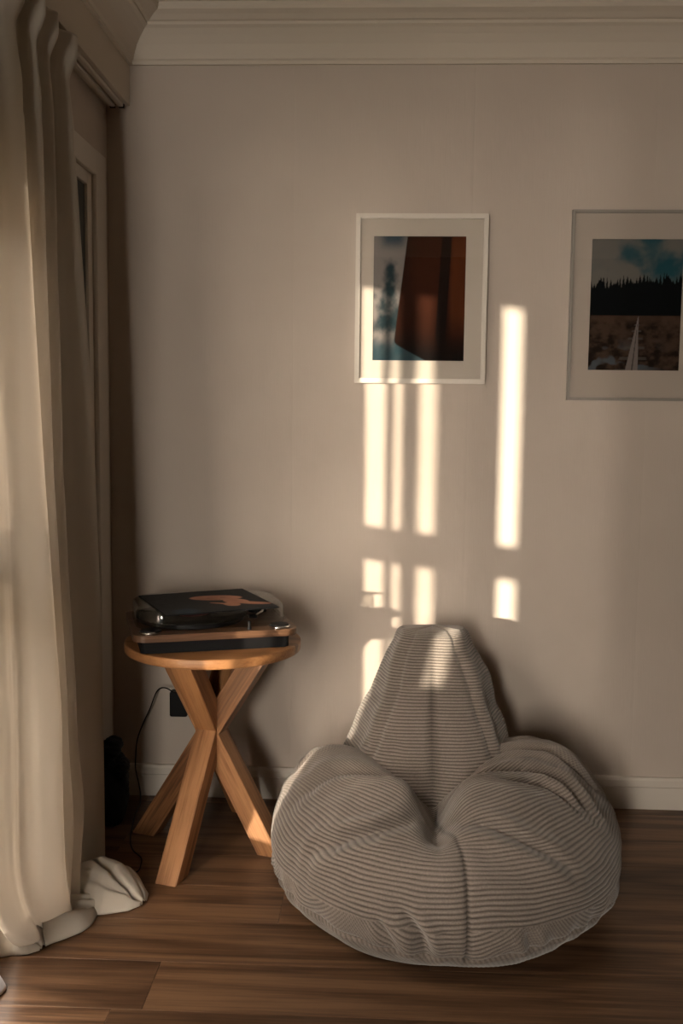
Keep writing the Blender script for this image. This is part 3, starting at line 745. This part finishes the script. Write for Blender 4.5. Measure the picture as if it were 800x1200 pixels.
# ------------------------------------------------------------ bean bag
PITCHR = .0108
bb = thing('bean_bag', 'grey brown corduroy bean bag chair on the floor by the wall', 'bean bag', (0, 0, 0))
bc = np.array([.998, -.545, .135])
def seg_dist(P, pts):
    """distance from points P (...,3) to polyline, and parameter 0..1"""
    best = np.full(P.shape[:-1], 1e9); par = np.zeros(P.shape[:-1]); pts = [np.array(p, float) for p in pts]
    n = len(pts)-1
    for i in range(n):
        a, b = pts[i], pts[i+1]; ab = b-a; t = np.clip(((P-a)@ab)/(ab@ab), 0, 1); d = np.linalg.norm(P-a-t[..., None]*ab, axis=-1)
        m = d < best; best = np.where(m, d, best); par = np.where(m, (i+t)/n, par)
    return best, par
def body():
    nth, nph = 1300, 380
    th = np.linspace(0, 2*PI, nth, endpoint=False)           # around the x axis, 0 = front, up
    ph = np.linspace(-PI/2+.015, PI/2-.015, nph)
    T, Ph = np.meshgrid(th, ph, indexing='ij')
    d = np.stack([np.sin(Ph), -np.cos(Ph)*np.cos(T), np.cos(Ph)*np.sin(T)], -1)
    a = .437; bf = .485; bk = .43; zt = .205; zb = .20
    ex = 2.25
    X = np.abs(d[..., 0])/a; Y = np.abs(d[..., 1])/np.where(d[..., 1] < 0, bf, bk); Z = np.abs(d[..., 2])/np.where(d[..., 2] > 0, zt, zb)
    XY = (X**2.05+Y**2.05)**(1/2.05)
    r = (XY**ex + Z**ex)**(-1/ex)
    P = d*r[..., None] + bc
    # cloth coordinate: arc length around each ring from the lower front seam
    seg = np.linalg.norm(np.diff(P, axis=0, append=P[:1]), axis=-1)
    s = np.cumsum(seg, 0); i0 = int(nth*.955)
    s = s - s[0:1]; w = s.copy()
    # sculpt the top ------------------------------------------------
    x, y, z = P[..., 0], P[..., 1], P[..., 2]
    up = ss(.0, .10, z-bc[2]+.02)
    dx = x - .965
    # valley widening to the rear, where the headrest rises
    open_ = ss(-1.0, -.74, y)
    dz = -.115*open_*np.exp(-(np.abs(dx)/(.045+.20*ss(-.72, -.25, y)))**1.6)
    # lobes: shoulders left and right
    dz += .050*np.exp(-(((x-.74)/.15)**2+((y+.42)/.20)**2)) + .070*np.exp(-(((x-1.18)/.16)**2+((y+.33)/.18)**2)) + .03*np.exp(-(((x-1.30)/.10)**2+((y+.56)/.13)**2))
    dz += .030*np.exp(-(((x-1.36)/.09)**2+((y+.42)/.14)**2)) - .012*ss(-.80, -.62, y)*np.exp(-((x-.965)/.25)**2)
    # front lip puffs up below the notch
    dz += .018*np.exp(-(((x-.86)/.12)**2+((y+.74)/.07)**2)) + .022*np.exp(-(((x-1.10)/.13)**2+((y+.76)/.07)**2))
    z2 = z + dz*up
    # soft lumps from the filling
    lum = vnoise(x*5+3, y*5+7+z*3, 71, 3)-.5
    z2 = z2 + .030*lum*up
    P = np.stack([x, y, z2], -1)
    rad = P - bc; rad /= np.linalg.norm(rad, axis=-1)[..., None]
    side = vnoise(x*7+z*9+1, y*6+z*8, 72, 3)-.5
    P = P + rad*(side*.020)[..., None]
    # creases: (polyline, width, depth, ridge)
    creases = [
        ('t', [(.945,-.79),(.89,-.855),(.827,-.88),(.74,-.87),(.69,-.84)], .014, .026, .014, -1),
        ('t', [(.975,-.79),(1.03,-.865),(1.11,-.88),(1.19,-.895),(1.25,-.90)], .014, .024, .013, 1),
        ('t', [(1.0,-.68),(1.09,-.62),(1.19,-.60),(1.27,-.64),(1.33,-.72)], .016, .024, .012, 1),
        ('t', [(1.12,-.70),(1.22,-.685),(1.31,-.74)], .012, .012, .008, 1),
        ('t', [(1.05,-.50),(1.15,-.47),(1.26,-.50),(1.35,-.58)], .016, .024, .012, 1),
        ('t', [(1.18,-.39),(1.28,-.40),(1.37,-.47)], .014, .018, .010, 1),
        ('t', [(.62,-.50),(.70,-.44),(.80,-.41)], .014, .018, .010, 1),
        ('t', [(.64,-.66),(.72,-.61),(.80,-.62),(.87,-.66)], .022, .016, .010, 1),
        ('f', [(.88,.17),(.92,.12),(.945,.06)], .014, .024, .012, 1),
        ('f', [(.83,.14),(.87,.08)], .010, .012, .006, -1),
        ('f', [(1.15,.12),(1.17,.06)], .012, .016, .008, 1),
    ]
    for kind, pts, wd, dep, rg, sg in creases:
        Q = P.copy(); ax = 2 if kind == 't' else 1; Q[..., ax] = 0
        pp = [(p[0], p[1], 0) if kind == 't' else (p[0], 0, p[1]) for p in pts]
        msk = ss(.10, .17, P[..., 2]) if kind == 't' else ss(-.80, -.90, P[..., 1])
        dd, tp = seg_dist(Q, pp); f = np.sin(np.clip(tp, .02, .98)*PI)**.5*msk
        k = -dep*np.exp(-(dd/wd)**2) + rg*np.exp(-((dd-2.1*wd)/(wd*1.2))**2)
        P = P + rad*(k*f)[..., None]
    # centre seam
    xs_ = .968 + .055*ss(-.66, -.98, P[..., 1]) + .012*np.sin(P[..., 1]*9)
    sd = np.abs(P[..., 0]-xs_); onseam = ss(-.60, -.66, P[..., 1])*ss(.03, .06, P[..., 2])
    P = P + rad*((-.007*np.exp(-(sd/.0045)**2) - .003*np.exp(-(sd/.020)**2))*onseam)[..., None]
    # lower welt seam all round
    lz = .060 + .030*ss(.0, .42, np.abs(P[..., 0]-1.0)) + .02*ss(-.7, -.2, P[..., 1])
    wl = np.abs(P[..., 2]-lz)*(d[..., 2] < .3) + 9*(d[..., 2] >= .3)
    P = P + rad*(-.007*np.exp(-(wl/.006)**2))[..., None]
    # pleats gathered into the welt
    g = np.exp(-((P[..., 2]-lz)/.03)**2)*(d[..., 2] < .4); ang = np.arctan2(P[..., 1]-bc[1], P[..., 0]-bc[0])
    P = P + rad*(.0035*np.sin(ang*34+2*np.sin(ang*7))*g)[..., None]
    # corduroy ribs
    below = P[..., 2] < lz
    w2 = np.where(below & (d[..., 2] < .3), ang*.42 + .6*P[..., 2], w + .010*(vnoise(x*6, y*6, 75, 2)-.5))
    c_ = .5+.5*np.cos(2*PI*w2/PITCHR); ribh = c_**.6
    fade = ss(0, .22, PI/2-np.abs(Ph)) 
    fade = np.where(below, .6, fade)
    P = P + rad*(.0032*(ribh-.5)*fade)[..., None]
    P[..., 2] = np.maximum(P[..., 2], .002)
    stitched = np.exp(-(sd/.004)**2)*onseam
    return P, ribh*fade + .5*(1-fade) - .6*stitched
P, rib = body()
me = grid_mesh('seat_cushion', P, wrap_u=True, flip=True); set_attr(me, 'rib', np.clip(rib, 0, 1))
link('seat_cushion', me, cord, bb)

def head():
    # loft of level rings; front panel leans back
    nz, nu = 520, 260
    t = np.linspace(0, 1, nz); u = np.linspace(0, 2*PI, nu, endpoint=False)
    T, Uu_ = np.meshgrid(t, u, indexing='ij')
    kz = [0, .12, .3, .5, .7, .85, .95, 1.0]
    z = np.interp(t, kz, [.10, .165, .265, .375, .475, .55, .592, .602])
    yf = np.interp(t, kz, [-.70, -.665, -.565, -.465, -.385, -.335, -.305, -.265])
    yb = np.interp(t, kz, [-.12, -.11, -.10, -.105, -.115, -.135, -.155, -.195])
    wl = np.interp(t, kz, [.27, .262, .238, .190, .144, .114, .102, .092])
    wr = np.interp(t, kz, [.27, .262, .245, .208, .164, .116, .100, .088])
    cxm = np.interp(t, kz, [.965, .965, .966, .967, .969, .972, .974, .974])
    ker = np.hanning(41); ker /= ker.sum()
    def sm(a): p = np.r_[2*a[0]-a[1:21][::-1], a, 2*a[-1]-a[-21:-1][::-1]]; return np.convolve(p, ker, 'valid')
    z, yf, yb, wl, wr = map(sm, (z, yf, yb, wl, wr))
    c, s = np.cos(Uu_), np.sin(Uu_); e = .54
    sx = np.sign(c)*np.abs(c)**e; sy_ = np.sign(s)*np.abs(s)**e     # s<0 : front
    hw_ = np.where(c > 0, wr[:, None], wl[:, None])
    taper = 1 - .20*np.clip(-sy_, 0, 1)*ss(.15, .5, T) - .15*np.clip(sy_, 0, 1)
    X = cxm[:, None] + sx*hw_*taper
    ym = (yf+yb)[:, None]/2; yh = (yb-yf)[:, None]/2
    Y = ym + sy_*yh; Z = z[:, None] + 0*X
    # sag of the front panel, bulge
    Y += .012*np.sin(T*9+X*8)*np.clip(-sy_, 0, 1) ; 
    n_ = vnoise(X*8+2, Z*8+Y*4, 81, 3)-.5
    P = np.stack([X, Y, Z], -1)
    cen = np.stack([cxm[:, None]+0*X, ym+0*X, Z-.02], -1); rad = P-cen; rad[..., 2] += .05*T**6*np.linalg.norm(rad, axis=-1); rad /= np.linalg.norm(rad, axis=-1)[..., None]
    P += rad*(.026*n_)[..., None]
    front = (s < 0)
    # centre seam and the two seams at the corners of the front panel
    sd = np.abs(X-.968); P += rad*((-.006*np.exp(-(sd/.004)**2)-.002*np.exp(-(sd/.018)**2))*front)[..., None]
    rel = (X-cxm[:, None])/(hw_*taper)
    for cpos in (-.90, .90):
        q = np.abs(rel-cpos)*hw_*taper; P += rad*((.007*np.exp(-(q/.009)**2)-.006*np.exp(-((q-.016)/.007)**2))*front)[..., None]
    # dents
    for (a, wd, dep) in (([(.84,-.52,.37),(.87,-.50,.34)], .02, .012), ([(.90,-.42,.47),(.93,-.40,.50)], .03, .010), ([(1.03,-.40,.47),(1.10,-.42,.42)], .03, .008), ([(.80,-.46,.33),(.83,-.46,.31)], .015, .012)):
        dd, tp = seg_dist(P, a); P += rad*(-dep*np.exp(-(dd/wd)**2))[..., None]
    sl = np.r_[0, np.cumsum(np.hypot(np.diff(z), np.diff(yf)))]
    w = sl[:, None] + .010*(vnoise(X*6, Z*6, 82, 2)-.5) - .10*np.clip(sy_+.2, 0, 1)*0
    w = w + .05*(X-cxm[:, None])**2/.2
    c_ = .5+.5*np.cos(2*PI*w/(PITCHR*.82)); ribh = c_**.6
    P += rad*(.0030*(ribh-.5))[..., None]
    # close the crown with the top ring pulled to a ridge
    ring = P[-1]; cc_ = ring.mean(0); extra = []
    for k in np.linspace(.85, .02, 14):
        q = cc_ + (ring-cc_)*k; q[:, 2] = ring[:, 2] + .004*(1-k**2) ; extra.append(q)
    P = np.concatenate([P, np.array(extra)], 0)
    stitched = np.exp(-(sd/.0035)**2)*front
    rb = np.clip(ribh-.6*stitched, 0, 1); rb = np.concatenate([rb, np.full((14, nu), .6)], 0)
    return P, rb
P, rib = head()
me = grid_mesh('headrest', P, wrap_v=True, flip=True); set_attr(me, 'rib', rib)
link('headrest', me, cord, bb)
# move the empty to the bag's base
for ch in bb.children: ch.location = (-.998, .545, 0)
bb.location = (.998, -.545, 0)
